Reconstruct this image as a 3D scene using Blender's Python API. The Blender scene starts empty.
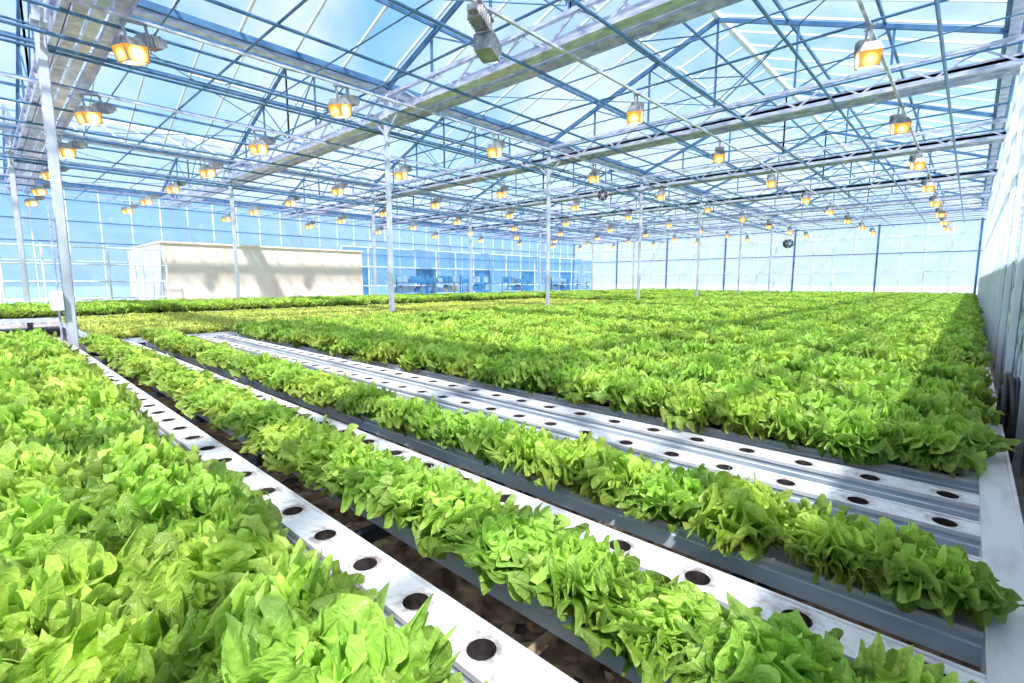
import bpy, math, random
import numpy as np
from mathutils import Vector
random.seed(7)
scene = bpy.context.scene
scene.view_settings.view_transform = 'Standard'
scene.view_settings.look = 'None'
scene.view_settings.exposure = 0.25

CAM_H = 1.5
CH = 0.5           # channel top height
# ------------------------------------------------------------ materials
def new_mat(name):
    m = bpy.data.materials.new(name); m.use_nodes = True
    nt = m.node_tree; nt.nodes.clear()
    out = nt.nodes.new('ShaderNodeOutputMaterial')
    return m, nt, out
def N(nt, t, **kw):
    n = nt.nodes.new(t)
    for k, v in kw.items(): setattr(n, k, v)
    return n
def rgba(c): return (c[0], c[1], c[2], 1.0)

def pmat(name, c1, c2=None, rough=0.5, metal=0.0, scale=6.0, bump=0.0, stretch=None, detail=4.0, lo=0.35, hi=0.65):
    m, nt, out = new_mat(name)
    p = N(nt, 'ShaderNodeBsdfPrincipled')
    p.inputs['Roughness'].default_value = rough
    p.inputs['Metallic'].default_value = metal
    tc = N(nt, 'ShaderNodeTexCoord')
    mp = N(nt, 'ShaderNodeMapping')
    if stretch: mp.inputs['Scale'].default_value = stretch
    no = N(nt, 'ShaderNodeTexNoise'); no.inputs['Scale'].default_value = scale; no.inputs['Detail'].default_value = detail
    cr = N(nt, 'ShaderNodeValToRGB')
    cr.color_ramp.elements[0].position = lo; cr.color_ramp.elements[1].position = hi
    cr.color_ramp.elements[0].color = rgba(c1); cr.color_ramp.elements[1].color = rgba(c2 or c1)
    L = nt.links
    L.new(tc.outputs['Object'], mp.inputs['Vector']); L.new(mp.outputs['Vector'], no.inputs['Vector'])
    L.new(no.outputs['Fac'], cr.inputs['Fac']); L.new(cr.outputs['Color'], p.inputs['Base Color'])
    if bump:
        b = N(nt, 'ShaderNodeBump'); b.inputs['Strength'].default_value = bump; b.inputs['Distance'].default_value = 0.02
        L.new(no.outputs['Fac'], b.inputs['Height']); L.new(b.outputs['Normal'], p.inputs['Normal'])
    L.new(p.outputs['BSDF'], out.inputs['Surface'])
    return m

M_galv = pmat('galvanised_steel', (.41,.43,.58), (.74,.74,.88), rough=.38, metal=.3, scale=5, stretch=(1,1,4))
M_blue = pmat('blue_grey_steel', (.05,.14,.29), (.11,.24,.44), rough=.4, metal=.3, scale=3)
M_post = pmat('post_steel', (.50,.55,.65), (.78,.80,.90), rough=.35, metal=.3, scale=4, stretch=(1,1,.3))
M_white = pmat('white_aluminium', (.80,.86,.93), (.92,.95,.98), rough=.4, metal=.0, scale=2)
M_chflat = pmat('channel_edge_plastic', (.58,.54,.58), (.88,.86,.89), rough=.4, scale=9, stretch=(.5,2,1), detail=10, lo=.28, hi=.56)
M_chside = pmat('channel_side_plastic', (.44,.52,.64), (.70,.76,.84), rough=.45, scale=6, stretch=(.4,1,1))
M_dark = pmat('channel_inside', (.015,.010,.012), (.07,.05,.045), rough=.7, scale=20)
M_rail = pmat('white_rail_paint', (.60,.54,.56), (.84,.79,.81), rough=.4, scale=7, stretch=(2,.5,1), detail=7, lo=.25, hi=.55)
M_soil = pmat('brown_debris_floor', (.10,.055,.035), (.52,.36,.25), rough=.9, scale=11, bump=.8, detail=12, lo=.33, hi=.66)
M_path = pmat('concrete_path', (.45,.36,.36), (.66,.58,.57), rough=.8, scale=3, bump=.1, detail=8)
M_cream = pmat('cream_cladding', (.95,.81,.70), (.99,.90,.82), rough=.7, scale=.5, detail=2)
M_bluebox = pmat('blue_plastic', (.05,.22,.48), (.10,.33,.62), rough=.4, scale=2)
M_paleblue = pmat('pale_blue_crate', (.28,.45,.66), (.42,.58,.76), rough=.4, scale=2)
M_beige = pmat('cardboard', (.62,.52,.40), (.78,.68,.54), rough=.8, scale=3)
M_black = pmat('dark_grey_metal', (.03,.04,.06), (.08,.10,.13), rough=.5, metal=.3, scale=8)
M_rust = pmat('rusty_pipe', (.34,.17,.08), (.60,.42,.28), rough=.7, scale=12, detail=6)
M_dryleaf = pmat('dry_leaf', (.30,.22,.10), (.55,.45,.22), rough=.8, scale=12, detail=6)
M_lampbody = pmat('lamp_housing', (.22,.22,.24), (.42,.42,.44), rough=.35, metal=.4, scale=8)
M_film = pmat('grey_side_film', (.10,.12,.15), (.78,.82,.88), rough=.45, scale=2.6, stretch=(1,5,1.4), detail=10, lo=.36, hi=.56)
M_grass = pmat('outside_ground', (.50,.56,.56), (.66,.72,.72), rough=.9, scale=.3)
M_ibox = pmat('electric_box_plastic', (.70,.74,.78), (.82,.85,.88), rough=.4, scale=4)
M_hose = pmat('black_hose_rubber', (.012,.014,.018), (.05,.05,.06), rough=.45, scale=8)

def channel_top_mat(start, pitch):
    "white plastic with dirt specks and grime collected around each planting hole"
    m, nt, out = new_mat('channel_top_plastic'); L=nt.links
    p=N(nt,'ShaderNodeBsdfPrincipled'); p.inputs['Roughness'].default_value=.38
    tc=N(nt,'ShaderNodeTexCoord'); sp=N(nt,'ShaderNodeSeparateXYZ'); L.new(tc.outputs['Object'],sp.inputs[0])
    def M(op,a,b=None,c=None):
        n=N(nt,'ShaderNodeMath',operation=op)
        for i,v in enumerate((a,b,c)):
            if v is None: continue
            if isinstance(v,(int,float)): n.inputs[i].default_value=v
            else: L.new(v,n.inputs[i])
        return n.outputs[0]
    fx=M('MULTIPLY',M('SUBTRACT',M('FRACT',M('DIVIDE',M('SUBTRACT',sp.outputs['X'],start),pitch)),.5),pitch)
    d=M('SQRT',M('ADD',M('MULTIPLY',fx,fx),M('MULTIPLY',sp.outputs['Y'],sp.outputs['Y'])))
    no=N(nt,'ShaderNodeTexNoise'); no.inputs['Scale'].default_value=32; no.inputs['Detail'].default_value=8; L.new(tc.outputs['Object'],no.inputs['Vector'])
    n2=N(nt,'ShaderNodeTexNoise'); n2.inputs['Scale'].default_value=7; n2.inputs['Detail'].default_value=9; L.new(tc.outputs['Object'],n2.inputs['Vector'])
    near=N(nt,'ShaderNodeMapRange'); near.inputs['From Min'].default_value=.040; near.inputs['From Max'].default_value=.080; near.inputs['To Min'].default_value=.24; near.inputs['To Max'].default_value=-.05
    L.new(d,near.inputs['Value'])
    ed=N(nt,'ShaderNodeMapRange'); ed.inputs['From Min'].default_value=.060; ed.inputs['From Max'].default_value=.075; ed.inputs['To Max'].default_value=.08
    L.new(M('ABSOLUTE',sp.outputs['Y']),ed.inputs['Value'])
    g=M('ADD',M('ADD',no.outputs['Fac'],near.outputs[0]),ed.outputs[0])
    g=M('ADD',g,M('MULTIPLY_ADD',n2.outputs['Fac'],.7,-.35))
    cr=N(nt,'ShaderNodeValToRGB'); e=cr.color_ramp.elements
    e[0].position=.42; e[0].color=(.88,.86,.89,1); e[1].position=.95; e[1].color=(.24,.17,.14,1)
    x=e.new(.60); x.color=(.74,.69,.72,1); x=e.new(.75); x.color=(.50,.43,.42,1)
    L.new(g,cr.inputs['Fac']); L.new(cr.outputs['Color'],p.inputs['Base Color']); L.new(p.outputs[0],out.inputs['Surface'])
    return m

def glass_mat(name, tint, dust_col, dust, gloss=.07):
    m, nt, out = new_mat(name); L = nt.links
    tr = N(nt,'ShaderNodeBsdfTransparent'); tr.inputs['Color'].default_value = rgba(tint)
    gl = N(nt,'ShaderNodeBsdfGlossy'); gl.inputs['Roughness'].default_value = .08
    tl = N(nt,'ShaderNodeBsdfTranslucent'); tl.inputs['Color'].default_value = rgba(dust_col)
    df = N(nt,'ShaderNodeBsdfDiffuse'); df.inputs['Color'].default_value = rgba(dust_col)
    m0 = N(nt,'ShaderNodeMixShader'); m0.inputs[0].default_value = .4
    m1 = N(nt,'ShaderNodeMixShader'); m2 = N(nt,'ShaderNodeMixShader'); m1.inputs[0].default_value = gloss
    L.new(tl.outputs[0], m0.inputs[1]); L.new(df.outputs[0], m0.inputs[2])
    L.new(tr.outputs[0], m1.inputs[1]); L.new(gl.outputs[0], m1.inputs[2])
    tc = N(nt,'ShaderNodeTexCoord'); no = N(nt,'ShaderNodeTexNoise'); no.inputs['Scale'].default_value=.45; no.inputs['Detail'].default_value=6
    mr = N(nt,'ShaderNodeMapRange'); mr.inputs['From Min'].default_value=.35; mr.inputs['From Max'].default_value=.7
    mr.inputs['To Min'].default_value = dust*.4; mr.inputs['To Max'].default_value = dust*1.8
    L.new(tc.outputs['Object'], no.inputs['Vector']); L.new(no.outputs['Fac'], mr.inputs['Value']); L.new(mr.outputs[0], m2.inputs[0])
    L.new(m1.outputs[0], m2.inputs[1]); L.new(m0.outputs[0], m2.inputs[2]); L.new(m2.outputs[0], out.inputs['Surface'])
    return m
M_glass = glass_mat('roof_glass', (.93,.97,1.0), (.90,.95,1.0), .14, .03)
M_wallg = glass_mat('wall_glass', (.84,.93,1.0), (.80,.90,1.0), .34, .05)
M_blueg = glass_mat('blue_partition_glass', (.55,.76,.97), (.40,.64,.92), .30, .05)

def lens_mat():
    m, nt, out = new_mat('sodium_lamp_lens'); L=nt.links
    tc=N(nt,'ShaderNodeTexCoord'); vm=N(nt,'ShaderNodeVectorMath',operation='DISTANCE'); vm.inputs[1].default_value=(0,.12,-.235)
    mr=N(nt,'ShaderNodeMapRange'); mr.inputs['From Min'].default_value=.07; mr.inputs['From Max'].default_value=.235
    cr=N(nt,'ShaderNodeValToRGB'); e=cr.color_ramp.elements
    e[0].position=0; e[0].color=(1,.84,.46,1); e[1].position=1; e[1].color=(.9,.27,.03,1)
    x=e.new(.38); x.color=(1,.68,.24,1); x=e.new(.65); x.color=(1,.42,.07,1)
    ms=N(nt,'ShaderNodeMapRange'); ms.inputs['To Min'].default_value=12.0; ms.inputs['To Max'].default_value=1.2; ms.inputs['From Max'].default_value=.68
    em=N(nt,'ShaderNodeEmission')
    L.new(tc.outputs['Object'],vm.inputs[0]); L.new(vm.outputs['Value'],mr.inputs['Value']); L.new(mr.outputs[0],cr.inputs['Fac'])
    L.new(mr.outputs[0],ms.inputs['Value']); L.new(cr.outputs['Color'],em.inputs['Color']); L.new(ms.outputs[0],em.inputs['Strength'])
    L.new(em.outputs[0],out.inputs['Surface']); return m
M_lens = lens_mat()

def leaf_mat(name, inner, mid, edge, trans=.38, old=.50):
    m, nt, out = new_mat(name); L = nt.links
    at = N(nt,'ShaderNodeAttribute', attribute_name='q')
    ag = N(nt,'ShaderNodeAttribute', attribute_name='age')
    oi = N(nt,'ShaderNodeObjectInfo')
    tc = N(nt,'ShaderNodeTexCoord')
    no = N(nt,'ShaderNodeTexNoise'); no.inputs['Scale'].default_value=24; no.inputs['Detail'].default_value=6
    L.new(tc.outputs['Object'], no.inputs['Vector'])
    cr = N(nt,'ShaderNodeValToRGB')
    e = cr.color_ramp.elements
    e[0].position=.0; e[0].color=rgba(inner); e[1].position=1.0; e[1].color=rgba(edge)
    x = e.new(.40); x.color=rgba(mid); x=e.new(.72); x.color=rgba([(a+b)/2*.88 for a,b in zip(mid,edge)])
    ad = N(nt,'ShaderNodeMath', operation='ADD'); sb = N(nt,'ShaderNodeMath', operation='MULTIPLY_ADD')
    sb.inputs[1].default_value=.9; sb.inputs[2].default_value=-.45
    L.new(no.outputs['Fac'], sb.inputs[0]); L.new(at.outputs['Fac'], ad.inputs[0]); L.new(sb.outputs[0], ad.inputs[1])
    L.new(ad.outputs[0], cr.inputs['Fac'])
    hs = N(nt,'ShaderNodeHueSaturation')
    mh = N(nt,'ShaderNodeMapRange'); mh.inputs['To Min'].default_value=.488; mh.inputs['To Max'].default_value=.514
    mv = N(nt,'ShaderNodeMapRange'); mv.inputs['To Min'].default_value=1.2; mv.inputs['To Max'].default_value=old
    L.new(oi.outputs['Random'], mh.inputs['Value']); L.new(ag.outputs['Fac'], mv.inputs['Value'])
    L.new(mh.outputs[0], hs.inputs['Hue']); L.new(mv.outputs[0], hs.inputs['Value']); L.new(cr.outputs['Color'], hs.inputs['Color'])
    p = N(nt,'ShaderNodeBsdfPrincipled'); p.inputs['Roughness'].default_value=.36
    p.inputs['Specular IOR Level'].default_value=.45
    b = N(nt,'ShaderNodeBump'); b.inputs['Strength'].default_value=.8; b.inputs['Distance'].default_value=.014
    vo = N(nt,'ShaderNodeTexNoise'); vo.inputs['Scale'].default_value=38; vo.inputs['Detail'].default_value=2.5; vo.inputs['Distortion'].default_value=.8
    L.new(tc.outputs['Object'], vo.inputs['Vector'])
    L.new(vo.outputs['Fac'], b.inputs['Height']); L.new(b.outputs['Normal'], p.inputs['Normal'])
    L.new(hs.outputs['Color'], p.inputs['Base Color'])
    t = N(nt,'ShaderNodeBsdfTranslucent'); L.new(hs.outputs['Color'], t.inputs['Color'])
    mx = N(nt,'ShaderNodeMixShader'); mx.inputs[0].default_value=trans
    L.new(p.outputs[0], mx.inputs[1]); L.new(t.outputs[0], mx.inputs[2]); L.new(mx.outputs[0], out.inputs['Surface'])
    return m
M_leaf = leaf_mat('lettuce_leaf', (.50,.66,.13), (.34,.585,.045), (.60,.81,.15), trans=.28)
M_young = leaf_mat('young_lettuce_leaf', (.85,.86,.40), (.78,.82,.22), (.76,.84,.20), trans=.36, old=.62)

# ------------------------------------------------------------ mesh builder
class MB:
    def __init__(s): s.v=[]; s.f=[]; s.m=[]; s.mats=[]
    def mi(s, mat):
        if mat not in s.mats: s.mats.append(mat)
        return s.mats.index(mat)
    def face(s, pts, mat):
        b=len(s.v); s.v.extend([tuple(p) for p in pts]); s.f.append(tuple(range(b,b+len(pts)))); s.m.append(s.mi(mat))
    def box(s, x0,x1,y0,y1,z0,z1, mat):
        b=len(s.v)
        s.v += [(x0,y0,z0),(x1,y0,z0),(x1,y1,z0),(x0,y1,z0),(x0,y0,z1),(x1,y0,z1),(x1,y1,z1),(x0,y1,z1)]
        for f in [(0,3,2,1),(4,5,6,7),(0,1,5,4),(1,2,6,5),(2,3,7,6),(3,0,4,7)]:
            s.f.append(tuple(b+i for i in f)); s.m.append(s.mi(mat))
    def prism(s, pa, pb, w, h, mat):
        a=Vector(pa); c=Vector(pb); d=(c-a).normalized()
        up=Vector((0,0,1)) if abs(d.z)<.95 else Vector((1,0,0))
        r=d.cross(up).normalized(); u=r.cross(d).normalized()
        b=len(s.v)
        for p in (a,c):
            for (i,j) in ((-1,-1),(1,-1),(1,1),(-1,1)):
                s.v.append(tuple(p+r*(i*w/2)+u*(j*h/2)))
        for f in [(0,1,2,3),(7,6,5,4),(0,4,5,1),(1,5,6,2),(2,6,7,3),(3,7,4,0)]:
            s.f.append(tuple(b+i for i in f)); s.m.append(s.mi(mat))
    def tube(s, pa, pb, r, mat, n=8, r2=None):
        a=Vector(pa); c=Vector(pb); d=(c-a).normalized()
        up=Vector((0,0,1)) if abs(d.z)<.95 else Vector((1,0,0))
        e=d.cross(up).normalized(); u=e.cross(d).normalized(); b=len(s.v)
        for k,p in enumerate((a,c)):
            rr = r if k==0 or r2 is None else r2
            for i in range(n):
                t=2*math.pi*i/n; s.v.append(tuple(p+e*(rr*math.cos(t))+u*(rr*math.sin(t))))
        mi=s.mi(mat)
        for i in range(n):
            j=(i+1)%n; s.f.append((b+i,b+j,b+n+j,b+n+i)); s.m.append(mi)
        s.f.append(tuple(b+i for i in reversed(range(n)))); s.m.append(mi)
        s.f.append(tuple(b+n+i for i in range(n))); s.m.append(mi)
    def mesh(s, name):
        me=bpy.data.meshes.new(name); me.from_pydata(s.v,[],s.f)
        for m in s.mats: me.materials.append(m)
        me.polygons.foreach_set('material_index', s.m); me.update(); return me
    def obj(s, name, loc=(0,0,0)):
        return place(s.mesh(name), name, loc)
def place(me, name, loc=(0,0,0), rot=(0,0,0), sc=1.0):
    o=bpy.data.objects.new(name, me); o.location=loc; o.rotation_euler=rot; o.scale=(sc,sc,sc)
    scene.collection.objects.link(o); return o

# ------------------------------------------------------------ lettuce prototypes
def lettuce_mesh(name, seed, mat, R=.20, flat=1.0, nleaf=18, ns=32, nt=57):
    rng=np.random.RandomState(seed)
    V=[];F=[];Q=[];A=[]
    base=0
    s1=np.linspace(0,1,ns)**.8
    t1=np.linspace(-1,1,nt); t1=np.sign(t1)*np.abs(t1)**.85
    s=s1[:,None]*np.ones((1,nt)); t=np.ones((ns,1))*t1[None,:]
    for k in range(nleaf):
        a=k/(nleaf-1)           # 0 outer .. 1 inner
        az=k*2.39996+rng.uniform(-.3,.3)
        Ln=R*(1.10-.20*a)*rng.uniform(.82,1.16)
        W=R*(.58-.14*a)*rng.uniform(.85,1.2)
        e0=math.radians((36+48*a))*flat+rng.uniform(-.15,.15); e1=math.radians(-36+92*a)*flat+rng.uniform(-.4,.4)
        if a<.3: e0+= .2
        ss=np.linspace(0,1,ns); el=e0+(e1-e0)*ss**1.8
        ds=Ln/(ns-1)
        cr=.010+np.concatenate([[0],np.cumsum(np.cos(el[:-1])*ds)]); cz=.0+np.concatenate([[0],np.cumsum(np.sin(el[:-1])*ds)])
        ph=rng.uniform(0,6.28,9)
        phi=np.arctan2(t*.9, s-.22)
        q=np.clip(np.maximum(np.abs(t)**1.4, s**2.6),0,1)
        n1=rng.uniform(6,8.5); n2=rng.uniform(15,19); n3=rng.uniform(34,42)
        saw=lambda x: 2/np.pi*np.arcsin(np.sin(x))
        jag=1+.07*np.sin(n1*phi+ph[0])*q+.10*saw(n2*phi+ph[0])*q**2+.09*saw(n3*phi+ph[1])*q**4
        wpr=W*(.13+.97*np.sin(np.pi*s*.82)**.75)
        w=wpr*jag
        sl=s*(1-.12*np.abs(t)**2.5*s)*(1+(.07*np.sin(n1*phi+ph[2])+.055*saw(n2*phi+ph[0])+.055*saw(n3*phi+ph[6]))*q**2)
        rad=np.interp(sl, ss, cr); z=np.interp(sl, ss, cz)
        ext=np.clip(sl-1,0,1); rad+=ext*Ln*math.cos(e1); z+=ext*Ln*math.sin(e1)
        e=np.interp(sl, ss, el)
        lat=t*w*(1-.10*np.abs(t))
        ruf=R*(.135*q**1.5*np.sin(n1*phi+ph[3]) + .160*q**2.6*np.sin(n2*phi+ph[4]) + .045*q**5*np.sin(n3*phi+ph[7]) + .03*np.sin(9*s+5*t+ph[5]) + .024*np.sin(24*s+ph[2])*np.sin(13*t+ph[5]))
        cup=(.26*a)*w*t**2 + .08*w*np.abs(t)
        dn=ruf+cup
        rad2=rad-np.sin(e)*dn+R*.07*q**2.5*np.sin(n2*phi+ph[8]); z2=z+np.cos(e)*dn
        lat2=lat+R*.075*q**2.5*np.sin(n2*phi+ph[1])
        ca,sa=math.cos(az),math.sin(az)
        X=rad2*ca-lat2*sa; Y=rad2*sa+lat2*ca
        V.append(np.stack([X,Y,z2-.01],-1).reshape(-1,3)); Q.append(q.reshape(-1)); A.append(np.full(ns*nt, 1-a))
        idx=base+np.arange(ns*nt).reshape(ns,nt)
        F.append(np.stack([idx[:-1,:-1],idx[1:,:-1],idx[1:,1:],idx[:-1,1:]],-1).reshape(-1,4)); base+=ns*nt
    V=np.concatenate(V);F=np.concatenate(F)
    me=bpy.data.meshes.new(name); me.from_pydata(V.tolist(),[],F.tolist())
    for n_,d in (('q',Q),('age',A)):
        at=me.attributes.new(n_,'FLOAT','POINT'); at.data.foreach_set('value', np.concatenate(d).astype(np.float32))
    me.polygons.foreach_set('use_smooth',[True]*len(me.polygons))
    me.materials.append(mat); me.update(); return me
def proto_coll(name, mat, n, **kw):
    c=bpy.data.collections.new(name)
    for i in range(n):
        me=lettuce_mesh(f'{name}_{i}', 11+i*7, mat, **kw)
        c.objects.link(bpy.data.objects.new(f'{name}_{i}', me))
    return c
C_full=proto_coll('lettuce_head', M_leaf, 8, R=.245)
C_young=proto_coll('young_lettuce_head', M_young, 4, R=.15, flat=.7, nleaf=12, ns=8, nt=11)

def gn_group(coll, name):
    ng=bpy.data.node_groups.new(name,'GeometryNodeTree')
    ng.interface.new_socket('Geometry',in_out='INPUT',socket_type='NodeSocketGeometry')
    ng.interface.new_socket('Geometry',in_out='OUTPUT',socket_type='NodeSocketGeometry')
    gi=ng.nodes.new('NodeGroupInput'); go=ng.nodes.new('NodeGroupOutput')
    ci=ng.nodes.new('GeometryNodeCollectionInfo'); ci.inputs['Collection'].default_value=coll
    ci.inputs['Separate Children'].default_value=True; ci.inputs['Reset Children'].default_value=True
    ip=ng.nodes.new('GeometryNodeInstanceOnPoints'); ip.inputs['Pick Instance'].default_value=True
    def na(n,t):
        x=ng.nodes.new('GeometryNodeInputNamedAttribute'); x.data_type=t; x.inputs['Name'].default_value=n; return x.outputs[0]
    L=ng.links
    L.new(gi.outputs[0], ip.inputs['Points']); L.new(ci.outputs[0], ip.inputs['Instance'])
    L.new(na('idx','INT'), ip.inputs['Instance Index']); L.new(na('rot','FLOAT_VECTOR'), ip.inputs['Rotation'])
    L.new(na('scl','FLOAT_VECTOR'), ip.inputs['Scale']); L.new(ip.outputs[0], go.inputs[0])
    return ng
G_full=gn_group(C_full,'plant_lettuces'); G_young=gn_group(C_young,'plant_young_lettuces')
prng=np.random.RandomState(3)
def crop(name, pts, grp, nproto, smin=.9, smax=1.12, tilt=.12, zs=1.0):
    n=len(pts); me=bpy.data.meshes.new(name); me.from_pydata(pts,[],[])
    a=me.attributes.new('idx','INT','POINT'); a.data.foreach_set('value', prng.randint(0,nproto,n).astype(np.int32))
    r=np.stack([prng.uniform(-tilt,tilt,n),prng.uniform(-tilt,tilt,n),prng.uniform(0,6.28,n)],-1)
    a=me.attributes.new('rot','FLOAT_VECTOR','POINT'); a.data.foreach_set('vector', r.astype(np.float32).ravel())
    sc=prng.uniform(smin,smax,n); s3=np.stack([sc,sc,sc*zs*prng.uniform(.9,1.15,n)],-1)
    a=me.attributes.new('scl','FLOAT_VECTOR','POINT'); a.data.foreach_set('vector', s3.astype(np.float32).ravel())
    o=place(me,name); md=o.modifiers.new('planting','NODES'); md.node_group=grp; return o
def rowpts(y, x0, x1, dx=.3, off=0, jx=.02, jy=.02, z=CH):
    P=[]; x=x1-off
    while x>x0:
        P.append((x+random.uniform(-jx,jx), y+random.uniform(-jy,jy), z)); x-=dx
    return P
DY=.363; Y1=.846; XL=-10.35; XR=.107
rowY=lambda k: Y1+k*DY       # k=0 -> first bare channel

P=[]
for k in (-1,-2,-3,-4): P+=rowpts(rowY(k)-.07, XL+.1, -.15, off=.14*(k%2))
crop('lettuce_bed', P, G_full, 8, .98, 1.2, tilt=.2)
crop('lettuce_row', rowpts(rowY(1)-.03, XL+.1, .0, dx=.27), G_full, 8, .84, .98, zs=.76)
crop('lettuce_row', rowpts(rowY(3)-.01, XL+.3, .0, off=.02, dx=.27), G_full, 8, .84, .98, zs=.88)
P=[]
for k in range(7,16): P+=rowpts(rowY(k), XL+.3, -.0, off=.14*(k%2), jy=.04)
crop('lettuce_bed', P, G_full, 8, .9, 1.12, tilt=.2)
P=[]
for k in range(17,118):
    if k in (33,50,67,84,101): continue
    P+=rowpts(rowY(k), XL+.2, -.0, off=.14*(k%2), jy=.05, jx=.04)
crop('lettuce_bed', P, G_full, 8, .85, 1.1, tilt=.2)
P=[]
y=1.5
while y<21:
    P+=rowpts(y, -17.2, -11.3, dx=.21, z=.47); y+=.22
crop('young_lettuce_bed', P, G_young, 4, .9, 1.15)
P=[]
y=-4.0
while y<43:
    P+=rowpts(y, -22.0, -17.8, dx=.32, z=CH+.08, jy=.05)
    if y>21.4: P+=rowpts(y, -17.2, -11.3, dx=.32, z=CH, jy=.05)
    y+=.37
crop('lettuce_bed', P, G_full, 8, .85, 1.1)

# ------------------------------------------------------------ hydroponic channels
XRC=XR+.043
def channel_mesh(length=XRC-XL, w=.150, h=.08, pitch=.3, r=.042):
    b=MB(); n=16
    hw=w/2; cells=int(length/pitch+.001); fl=1.05
    start=length-cells*pitch
    M_chtop=channel_top_mat(start,pitch)
    if start>0.001: b.face([(0,-hw,0),(start,-hw,0),(start,hw,0),(0,hw,0)],M_chtop)
    for c in range(cells):
        cx=start+(c+.5)*pitch
        outer=[];inner=[];low=[]
        for i in range(n):
            t=2*math.pi*(i+.5)/n; dx,dy=math.cos(t),math.sin(t)
            m=max(abs(dx),abs(dy)); ox,oy=dx/m*hw,dy/m*hw
            outer.append((cx+ox,oy,0)); inner.append((cx+r*dx,r*dy,0)); low.append((cx+r*dx*.9,r*dy*.9,-.05))
        for i in range(n):
            j=(i+1)%n
            b.face([inner[i],outer[i],outer[j],inner[j]],M_chtop)
            b.face([inner[j],low[j],low[i],inner[i]],M_dark)
        for sx in (-1,1):
            for sy in (-1,1):
                cnr=(cx+sx*hw,sy*hw,0)
                cand=sorted(outer,key=lambda p:(p[0]-cnr[0])**2+(p[1]-cnr[1])**2)[:2]
                b.face([cand[0],cnr,cand[1]],M_chtop)
        b.face(low,M_dark)
        b.face([(cx-pitch/2,-hw,0),(cx-hw,-hw,0),(cx-hw,hw,0),(cx-pitch/2,hw,0)],M_chtop)
        b.face([(cx+hw,-hw,0),(cx+pitch/2,-hw,0),(cx+pitch/2,hw,0),(cx+hw,hw,0)],M_chtop)
    for sgn in (-1,1):
        b.box(0,length,sgn*hw-.006,sgn*hw+.006,-.012,.007,M_chflat)
        y0=sgn*hw
        b.face([(0,y0,-.012),(length,y0,-.012),(length,y0,-.035),(0,y0,-.035)],M_chside)
        b.face([(0,y0,-.035),(length,y0,-.035),(length,y0*fl,-.042),(0,y0*fl,-.042)],M_chflat)
        b.face([(0,y0*fl,-.042),(length,y0*fl,-.042),(length,y0*fl,-h-.02),(0,y0*fl,-h-.02)],M_chside)
    b.face([(0,-hw*fl,-h-.02),(length,-hw*fl,-h-.02),(length,hw*fl,-h-.02),(0,hw*fl,-h-.02)],M_chside)
    for xx in (0,length):
        b.face([(xx,-hw,0),(xx,hw,0),(xx,hw*fl,-h-.02),(xx,-hw*fl,-h-.02)],M_chside)
    return b.mesh('hydroponic_channel')
me_ch=channel_mesh()
for k in list(range(-4,8))+[16]:
    place(me_ch,'hydroponic_channel',(XL,rowY(k),CH))
b=MB()
for k in range(8,118):
    if k==16: continue
    y=rowY(k); b.box(XL,XR,y-.085,y+.085,CH-.09,CH,M_chflat)
b.obj('hydroponic_channel_rows')

b=MB()
x=-.55
while x>XL:
    b.box(x-.025,x+.025,-.8,43.4,.335,.394,M_black)
    y=-.7
    while y<43:
        b.box(x-.02,x+.02,y-.02,y+.02,0,.335,M_black); y+=1.45
    x-=1.35
b.obj('bench_frame')
b=MB()
for y,z in ((rowY(0)+.21,.24),(rowY(2)+.18,.27),(rowY(4)+.18,.22),(rowY(-1)+.17,.22)):
    b.tube((XL,y,z),(XR,y,z),.022,M_rust,10)
for x in (-.95,-2.6,-4.6,-7.0):
    b.tube((x,.2,.30),(x,3.4,.30),.02,M_rust,10)
b.obj('irrigation_pipes')
b=MB()
b.box(XR+.002,XR+.118,-.9,43.5,CH-.10,CH+.022,M_rail)
b.box(XR+.112,XR+.126,-.9,43.5,CH-.13,CH+.034,M_rail)
b.obj('drain_rail')
b=MB()
b.box(-17.35,-11.15,1.3,21.2,.38,.47,M_chside)
b.box(-17.3,-11.2,1.35,21.1,0.0,.38,M_black)
b.obj('seedling_bench')
b=MB()
b.box(-22.2,-17.65,-4.2,43.2,.45,.56,M_chside)
for yy in np.arange(-4.0,43,2.0):
    for xx in (-22.1,-17.8): b.box(xx-.03,xx+.03,yy,yy+.06,0,.45,M_galv)
b.obj('growing_bench')
b=MB(); b.box(-17.35,-11.15,21.5,43.2,.40,.49,M_chside)
for yy in np.arange(21.6,43,2.0):
    for xx in (-17.3,-11.25): b.box(xx-.03,xx+.03,yy,yy+.06,0,.40,M_galv)
b.obj('growing_bench')

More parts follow.
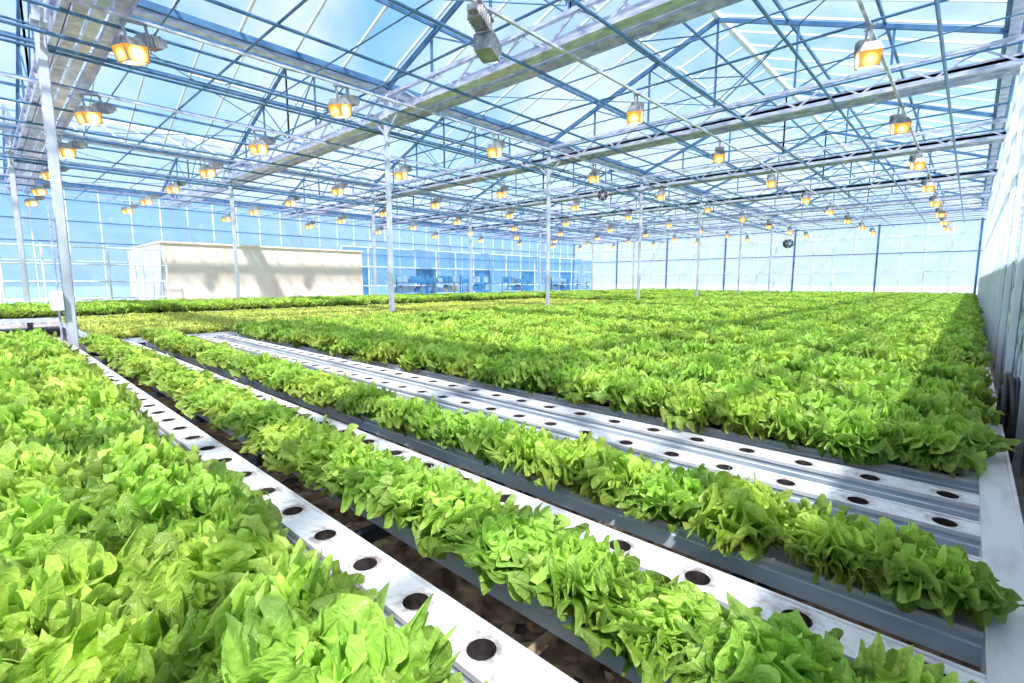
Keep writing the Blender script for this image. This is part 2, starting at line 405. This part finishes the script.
# uneven debris bed beneath the benches
rs=np.random.RandomState(2)
nx,ny=210,84
gx=np.linspace(XL+.1,XR-.02,nx); gy=np.linspace(-.8,3.6,ny)
GX,GY=np.meshgrid(gx,gy,indexing='ij')
GZ=.11+.03*np.sin(GX*5+GY*3)+.025*np.sin(GX*11-GY*9+1)+.02*np.sin(GY*23+GX*3)+rs.uniform(-.018,.018,GX.shape)
vv=np.stack([GX,GY,GZ],-1).reshape(-1,3).tolist(); id_=np.arange(nx*ny).reshape(nx,ny)
ff=np.stack([id_[:-1,:-1],id_[1:,:-1],id_[1:,1:],id_[:-1,1:]],-1).reshape(-1,4).tolist()
me=bpy.data.meshes.new('substrate_bed'); me.from_pydata(vv,[],ff); me.materials.append(M_soil); me.update(); place(me,'substrate_bed')
b=MB(); rr=random.Random(5)
for i in range(900):
    x=rr.uniform(-6,0); y=rr.uniform(.6,3.3); a=rr.uniform(0,6.28); s_=rr.uniform(.012,.045); zz=rr.uniform(.16,.20)
    pts=[]
    for j in range(6):
        t=a+j*math.pi/3; rad=s_*(1 if j%3 else 1.5)*rr.uniform(.7,1.1)
        pts.append((x+rad*math.cos(t),y+rad*math.sin(t),zz+rr.uniform(-.012,.012)))
    b.face(pts, rr.choice([M_rust,M_soil,M_dryleaf,M_soil,M_dark]))
b.obj('leaf_litter')

# ------------------------------------------------------------ shell
XW=.48; YF=44.7; YB=-12.0; XLW=-32.2
b=MB(); b.box(XLW-1,XW+.1,YB,YF+.3,-.1,0.0,M_path); b.obj('floor')
b=MB(); b.box(XL-.02,XW-.12,-1.2,43.5,.001,.006,M_soil); b.obj('floor_soil')
b=MB(); b.box(-200,160,-160,260,-.3,-.12,M_grass); b.obj('ground_outside')

ZG=6.15; ZR=8.15; SP=10.8; XG=[.2-SP*i for i in range(4)]
bg=MB(); bb=MB(); gt=MB()
for i in range(3):
    xr=XG[i]; xl=XG[i+1]; xm=(xr+xl)/2
    bg.face([(xl,YB,ZG),(xm,YB,ZR),(xm,YF,ZR),(xl,YF,ZG)],M_glass)
    bg.face([(xm,YB,ZR),(xr,YB,ZG),(xr,YF,ZG),(xm,YF,ZR)],M_glass)
    y=YB
    while y<=YF+.01:
        bb.prism((xl,y,ZG-.03),(xm,y,ZR-.03),.045,.05,M_white)
        bb.prism((xm,y,ZR-.03),(xr,y,ZG-.03),.045,.05,M_white)
        y+=1.05
    bb.prism((xm,YB,ZR-.05),(xm,YF,ZR-.05),.12,.12,M_white)
    for fr in (.36,.7):
        for sx in (xl,xr):
            X=sx+(xm-sx)*fr; Z=ZG+(ZR-ZG)*fr-.08
            bb.prism((X,YB,Z),(X,YF,Z),.05,.07,M_blue)
    for k in range(18):
        y0=YB+1+k*3.15
        Z=lambda fr: ZG+(ZR-ZG)*fr
        for sx in (xl,):
            x1=sx+(xm-sx)*.72
            bb.prism((x1,y0,Z(.72)+.02),(x1,y0+2.1,Z(.72)+.02),.07,.06,M_white)
            bb.tube((x1,y0+1,Z(.72)),(xm,y0+1,ZR-.9),.018,M_blue,6)
    bb.tube((xm,YB,ZR-.9),(xm,YF,ZR-.9),.03,M_blue,8)
for x in XG:
    gt.prism((x,YB,ZG-.06),(x,YF,ZG-.06),.30,.12,M_blue)
    gt.prism((x,YB,ZG-.15),(x,YF,ZG-.15),.16,.10,M_galv)
bg.obj('ceiling_glass'); bb.obj('ceiling_glazing_bars'); gt.obj('roof_gutters')

YP=[-11.6,-5.4,.95,6.98,13.2,19.5,25.8,32.1,38.4,44.6]
b=MB()
b.box(-.042,.042,-.055,.055,0,6.0,M_post)
for z in (5.35,5.78): b.box(-.13,.13,-.10,.10,z,z+.06,M_post)
b.box(-.012,.012,-.07,.07,0,6.0,M_galv)
b.box(-.11,.11,-.11,.11,0,.04,M_galv)
b.prism((-.04,0,5.0),(-.5,0,5.42),.04,.05,M_galv); b.prism((.04,0,5.0),(.5,0,5.42),.04,.05,M_galv)
me_post=b.mesh('support_post')
for x in XG[1:3]:
    for y in YP[2:-1]: place(me_post,'support_post',(x,y,0))

def truss():
    b=MB(); x0=XG[-1]+.12; x1=XW-.12
    b.prism((x0,0,5.45),(x1,0,5.45),.10,.09,M_galv)
    b.prism((x0,0,5.88),(x1,0,5.88),.09,.07,M_galv)
    x=x0; k=0
    while x<x1-.3:
        za,zb=(5.47,5.86) if k%2==0 else (5.86,5.47)
        b.prism((x,0,za),(min(x+.6,x1),0,zb),.035,.035,M_galv); x+=.6; k+=1
    for i in range(3):
        xr=XG[i]; xl=XG[i+1]; xm=(xr+xl)/2
        b.prism((xl,0,ZG-.14),(xm,0,ZR-.14),.07,.09,M_blue); b.prism((xm,0,ZR-.14),(xr,0,ZG-.14),.07,.09,M_blue)
        for fr in (.33,.66,1.0):
            zt=ZG+(ZR-ZG)*fr-.15
            for sx in (xl,xr):
                X=sx+(xm-sx)*fr; b.prism((X,0,5.88),(X,0,zt),.045,.045,M_blue)
                X2=sx+(xm-sx)*min(1,fr+.33)
                if fr<1: b.prism((X,0,zt),(X2,0,5.88),.03,.03,M_blue)
    b.box(x0,x1,.10,.30,5.52,5.60,M_galv); b.box(x0,x1,.10,.12,5.44,5.64,M_galv)
    b.box(x0,x1,.36,.52,5.56,5.66,M_post); b.box(x0,x1,.56,.72,5.50,5.58,M_galv); b.box(x0,x1,.70,.72,5.44,5.64,M_galv)
    x=x0
    while x<x1:
        b.box(x,x+.05,.02,.72,5.61,5.65,M_galv); x+=.9
    return b.mesh('roof_truss')
me_tr=truss()
for i,y in enumerate(YP[:-1]): place(me_tr,'roof_truss',(0,y+(.22 if i==2 else 0),0))

b=MB()
ya,yb_=YB+.2,YF-.2; xa,xb_=XLW+.3,XW-.2
for i in range(18):
    x=-.68-1.85*i
    if x<xa: break
    b.tube((x,ya,5.38),(x,yb_,5.38),.028,M_blue,8)
for i in range(len(YP)-1):
    for j in range(1,5):
        y=YP[i]+(YP[i+1]-YP[i])*j/5+.1
        b.tube((xa,y,5.42),(xb_,y,5.42),.014 if j%2 else .022,M_blue,6)
for x in XG[1:3]:
    for dx in (-.28,.28): b.tube((x+dx,ya,5.15),(x+dx,yb_,5.15),.03,M_blue,8)
for x in (-1.45,-5.35,-9.4,-13.6,-17.7,-21.8,-26.0,-30.0):
    b.prism((x,ya,5.345),(x,yb_,5.345),.05,.04,M_galv)
b.obj('overhead_pipes_and_wires')
b=MB()
for i in range(2,9):
    for k in range(3):
        ye=YP[i+1]-.1
        b.tube((XG[k]-.1,YP[i]+.1,5.95),(XG[k]-5.4,ye,5.95),.012,M_blue,5)
        b.tube((XG[k]-5.4,ye,5.95),(XG[k+1]+.15,YP[i]+.1,5.95),.012,M_blue,5)
b.obj('wind_bracing_cables')

def wall_y(name,y,gl):
    b=MB(); x0,x1=XLW,XW
    b.face([(x0,y,0),(x1,y,0),(x1,y,5.5),(x0,y,5.5)],gl)
    for i in range(3):
        xr=XG[i]; xl=XG[i+1]; xm=(xr+xl)/2
        b.face([(xl,y,5.5),(xr,y,5.5),(xr,y,ZG),(xm,y,ZR),(xl,y,ZG)],M_glass)
    x=x0; k=0
    while x<x1:
        if k%4==0: b.box(x-.06,x+.06,y-.10,y-.01,0,5.6,M_blue)
        else: b.box(x-.025,x+.025,y-.08,y-.01,0,5.6,M_white)
        x+=1.35; k+=1
    for z in (2.2,3.5,4.7,5.5): b.box(x0,x1,y-.09,y-.02,z-.03,z+.03,M_blue if z in (3.5,5.5) else M_white)
    b.box(x0,x1,y-.12,y+.12,0,.6,M_white)
    return b.obj(name)
wall_y('wall_far',YF,M_wallg); wall_y('wall_back',YB,M_wallg)
b=MB()
b.face([(XLW,YB,0),(XLW,YF,0),(XLW,YF,ZG),(XLW,YB,ZG)],M_blueg)
y=YB
while y<YF:
    b.box(XLW+.01,XLW+.06,y-.022,y+.022,0,ZG,M_white); y+=1.26
for z in (.6,1.5,2.5,3.4,4.4,5.4): b.box(XLW+.02,XLW+.08,YB,YF,z-.025,z+.025,M_white if z<3 else M_blue)
b.obj('wall_left')
b=MB()
ZF=1.75
b.face([(XW,YB,ZF),(XW,YF,ZF),(XW,YF,ZG+.05),(XW,YB,ZG+.05)],M_wallg)
y=YB; k=0
while y<YF-.01:
    y2=min(y+.12,YF); xa_=XW-.02-(.06 if k%2 else 0); xb2=XW-.02-(0 if k%2 else .06)
    b.face([(xa_,y,0.0),(xb2,y2,0.0),(xb2,y2,ZF),(xa_,y,ZF)],M_film); y=y2; k+=1
y=YB+.6
while y<YF:
    b.box(XW-.14,XW-.085,y-.06,y+.06,0,ZG-.2,M_white)
    b.box(XW-.08,XW-.01,y-.02,y+.02,0,ZG-.2,M_galv)
    y+=2.1
for z in (ZF,3.2,4.3,5.4): b.box(XW-.08,XW-.01,YB,YF,z-.035,z+.035,M_galv)
b.obj('wall_right')

# coiled hose hanging on the right side wall
cu=bpy.data.curves.new('coiled_hose','CURVE'); cu.dimensions='3D'; cu.bevel_depth=.016; cu.bevel_resolution=3
spn=cu.splines.new('POLY'); npt=260; spn.points.add(npt-1)
for i in range(npt):
    t=i/npt*2*math.pi*8; rad=.21+.05*math.sin(t*.37)
    spn.points[i].co=(-.02+.03*math.sin(t*.9), rad*1.0*math.cos(t), rad*1.35*math.sin(t), 1)
cu.materials.append(M_hose)
place(cu,'coiled_hose',(XW-.20,4.9,.50))

# ------------------------------------------------------------ grow lamps
def lamp_mesh(lit=True):
    b=MB()
    b.box(-.10,.10,-.32,-.05,-.10,.05,M_lampbody)
    for k in range(5): b.box(-.11,.11,-.30+k*.055,-.285+k*.055,-.11,.065,M_lampbody)
    b.box(-.07,.07,-.40,-.32,-.06,.03,M_lampbody)
    top=[(-.09,0,-.02),(.09,0,-.02),(.09,.24,-.02),(-.09,.24,-.02)]
    bot=[(-.14,-.05,-.13),(.14,-.05,-.13),(.14,.29,-.13),(-.14,.29,-.13)]
    b.face(top,M_lampbody)
    for i in range(4):
        j=(i+1)%4; b.face([bot[i],bot[j],top[j],top[i]],M_lampbody)
    mm=M_lens if lit else M_lampbody
    inner=[(p[0]*.97,(p[1]-.125)*.97+.125,p[2]-.002) for p in bot]
    low=[(-.12,-.02,-.33),(.12,-.02,-.33),(.12,.26,-.33),(-.12,.26,-.33)]
    for i in range(4):
        j=(i+1)%4; b.face([low[i],low[j],inner[j],inner[i]],mm)
        b.prism(low[i],inner[i],.012,.012,M_lampbody); b.prism(low[i],low[j],.012,.012,M_lampbody)
    b.face(low,mm)
    b.box(-.015,.015,-.2,-.17,.05,.20,M_lampbody); b.box(-.015,.015,.12,.15,-.02,.20,M_lampbody)
    b.box(-.03,.03,-.24,.19,.19,.21,M_lampbody)
    return b.mesh('grow_lamp')
me_on=lamp_mesh(True); me_off=lamp_mesh(False)
YL=[1.9,5.2,9.5,14.1,18.9,23.7,28.5,33.3,38.1,42.6]
for xi,x in enumerate((-1.45,-5.35,-9.4,-13.6,-17.7,-21.8,-26.0,-30.0)):
    for y in YL:
        off=(xi==1 and y==5.2)
        place(me_off if off else me_on,'grow_lamp',(x,y,5.09),(math.radians(-12),0,math.radians(200 if not off else 20)),1.05)
b=MB()
b.tube((0,-.16,0),(0,.16,0),.30,M_black,20); b.tube((0,-.2,0),(0,.2,0),.10,M_galv,12)
for k in range(6):
    t=k*math.pi/3; b.prism((0,-.18,0),(.29*math.cos(t),-.18,.29*math.sin(t)),.04,.02,M_galv)
b.tube((-.2,0,.2),(-.2,0,1.6),.01,M_galv,6); b.tube((.2,0,.2),(.2,0,1.6),.01,M_galv,6)
me_fan=b.mesh('circulation_fan')
for x,y,z,r,sc in ((-9.9,15.4,4.55,30,.6),(-7.7,31,3.6,45,.8)): place(me_fan,'circulation_fan',(x,y,z),(0,0,math.radians(r)),sc)

# ------------------------------------------------------------ cream packing room
b=MB()
x1=-24.0;x0=-30.5;y0=5.1;y1=14.0;zt=3.05
b.box(x0,x1,y0,y1,0,zt,M_cream)
for y in np.linspace(y0,y1,5): b.box(x1,x1+.02,y-.02,y+.02,0,zt,M_cream)
b.box(x0-.05,x1+.08,y0-.05,y1+.05,zt,zt+.07,M_cream)
b.box(x0,x1,y0-.03,y0-.001,.05,zt-.05,M_white)
for x in np.linspace(x0,x1,5): b.box(x-.04,x+.04,y0-.06,y0-.03,0,zt,M_galv)
b.obj('packing_room')
def rack(nsh,w,mats,seed):
    b=MB(); r=random.Random(seed)
    for sx in (0,w):
        for sy in (0,.6): b.box(sx-.03,sx+.03,sy-.03,sy+.03,0,1.9,M_bluebox)
    for k in range(nsh):
        z=.3+k*.55; b.box(0,w,0,.6,z,z+.04,M_bluebox)
        x=.05
        while x<w-.4:
            ww=r.uniform(.3,.5); b.box(x,x+ww-.04,.05,.55,z+.04,z+.04+r.uniform(.2,.42),r.choice(mats)); x+=ww
    return b.mesh('storage_rack')
for i,(x,y) in enumerate(((-24.5,16.5),(-24.5,19.2),(-25.5,23),(-25.5,27),(-24.5,31),(-25.5,36))):
    place(rack(3,2.2,[M_bluebox,M_paleblue,M_paleblue,M_bluebox,M_beige if i==1 else M_paleblue],i),'storage_rack',(x,y,0),(0,0,math.radians(90)))
b=MB()
for y in np.arange(15.0,42,1.8): b.box(-28.04,-27.96,y-.04,y+.04,0,3.6,M_white)
for z in (.05,1.2,2.4,3.6): b.box(-28.05,-27.95,15,42,z,z+.06,M_white)
b.face([(-28,15,0),(-28,42,0),(-28,42,3.6),(-28,15,3.6)],M_blueg)
for y in np.arange(15.0,40,5.4): b.box(-28.03,-27.97,y+.05,y+1.75,.1,2.35,M_bluebox)
b.obj('blue_glass_partition')
b=MB()
b.box(-.12,.12,-.09,.05,0,.30,M_ibox); b.box(-.09,.09,-.10,-.09,.04,.26,M_white)
b.tube((-.05,0,0),(-.05,0,-.8),.015,M_galv,6); b.tube((.05,0,.30),(.05,0,1.6),.012,M_galv,6)
b.box(-.2,-.12,-.05,.03,.1,.2,M_black)
b.obj('electric_box',(XG[1]+.05,YP[2]-.13,1.05))
b=MB()
for z in (.9,1.5,2.1,2.7): b.tube((-30,.5,z),(-23,.5,z),.03,M_white,6); b.tube((-23,.5,z),(-23,5,z),.03,M_white,6)
for x in np.linspace(-30,-23,5): b.tube((x,.5,0),(x,.5,2.8),.035,M_white,6)
for y in np.linspace(1.5,5,3): b.tube((-23,y,0),(-23,y,2.8),.035,M_white,6)
b.obj('pipe_railing')

# ------------------------------------------------------------ world + sun
w=bpy.data.worlds.new('sky'); scene.world=w; w.use_nodes=True; nt=w.node_tree; nt.nodes.clear(); L=nt.links
out=N(nt,'ShaderNodeOutputWorld'); bgn=N(nt,'ShaderNodeBackground'); bgn.inputs['Strength'].default_value=1.0
tc=N(nt,'ShaderNodeTexCoord'); sp=N(nt,'ShaderNodeSeparateXYZ'); cr=N(nt,'ShaderNodeValToRGB')
e=cr.color_ramp.elements
e[0].position=0.0; e[0].color=(.80,.92,1.0,1); e[1].position=1.0; e[1].color=(.9,.95,1.0,1)
for p_,c in ((.10,(.62,.83,1.0)),(.24,(.36,.68,.98)),(.42,(.20,.52,.92)),(.60,(.26,.56,.93)),(.75,(.7,.85,1.0))):
    x=e.new(p_); x.color=rgba(c)
no=N(nt,'ShaderNodeTexNoise'); no.inputs['Scale'].default_value=3.2; no.inputs['Detail'].default_value=7
mr=N(nt,'ShaderNodeMapRange'); mr.inputs['From Min'].default_value=.43; mr.inputs['From Max'].default_value=.67; mr.inputs['To Max'].default_value=.78
mx=N(nt,'ShaderNodeMix',data_type='RGBA'); mx.inputs[7].default_value=(.90,.96,1.0,1)
L.new(tc.outputs['Generated'],sp.inputs[0]); L.new(sp.outputs['Z'],cr.inputs['Fac']); L.new(tc.outputs['Generated'],no.inputs['Vector'])
L.new(no.outputs['Fac'],mr.inputs['Value']); L.new(mr.outputs[0],mx.inputs[0]); L.new(cr.outputs['Color'],mx.inputs[6])
L.new(mx.outputs[2],bgn.inputs['Color']); L.new(bgn.outputs[0],out.inputs['Surface'])
sun=bpy.data.lights.new('sun','SUN'); sun.energy=6.6; sun.angle=math.radians(2.5); sun.color=(1.0,.95,.88)
so=bpy.data.objects.new('sun',sun); scene.collection.objects.link(so)
so.rotation_euler=(-Vector((.42,-.30,.66))).to_track_quat('-Z','Y').to_euler()

cam=bpy.data.cameras.new('camera'); cam.lens=36*491/1024; cam.sensor_width=36; cam.clip_start=.02; cam.clip_end=600
co=bpy.data.objects.new('camera',cam); scene.collection.objects.link(co)
co.location=(0,0,CAM_H); co.rotation_euler=(math.radians(90-6.97),0,math.radians(42.9))
scene.camera=co
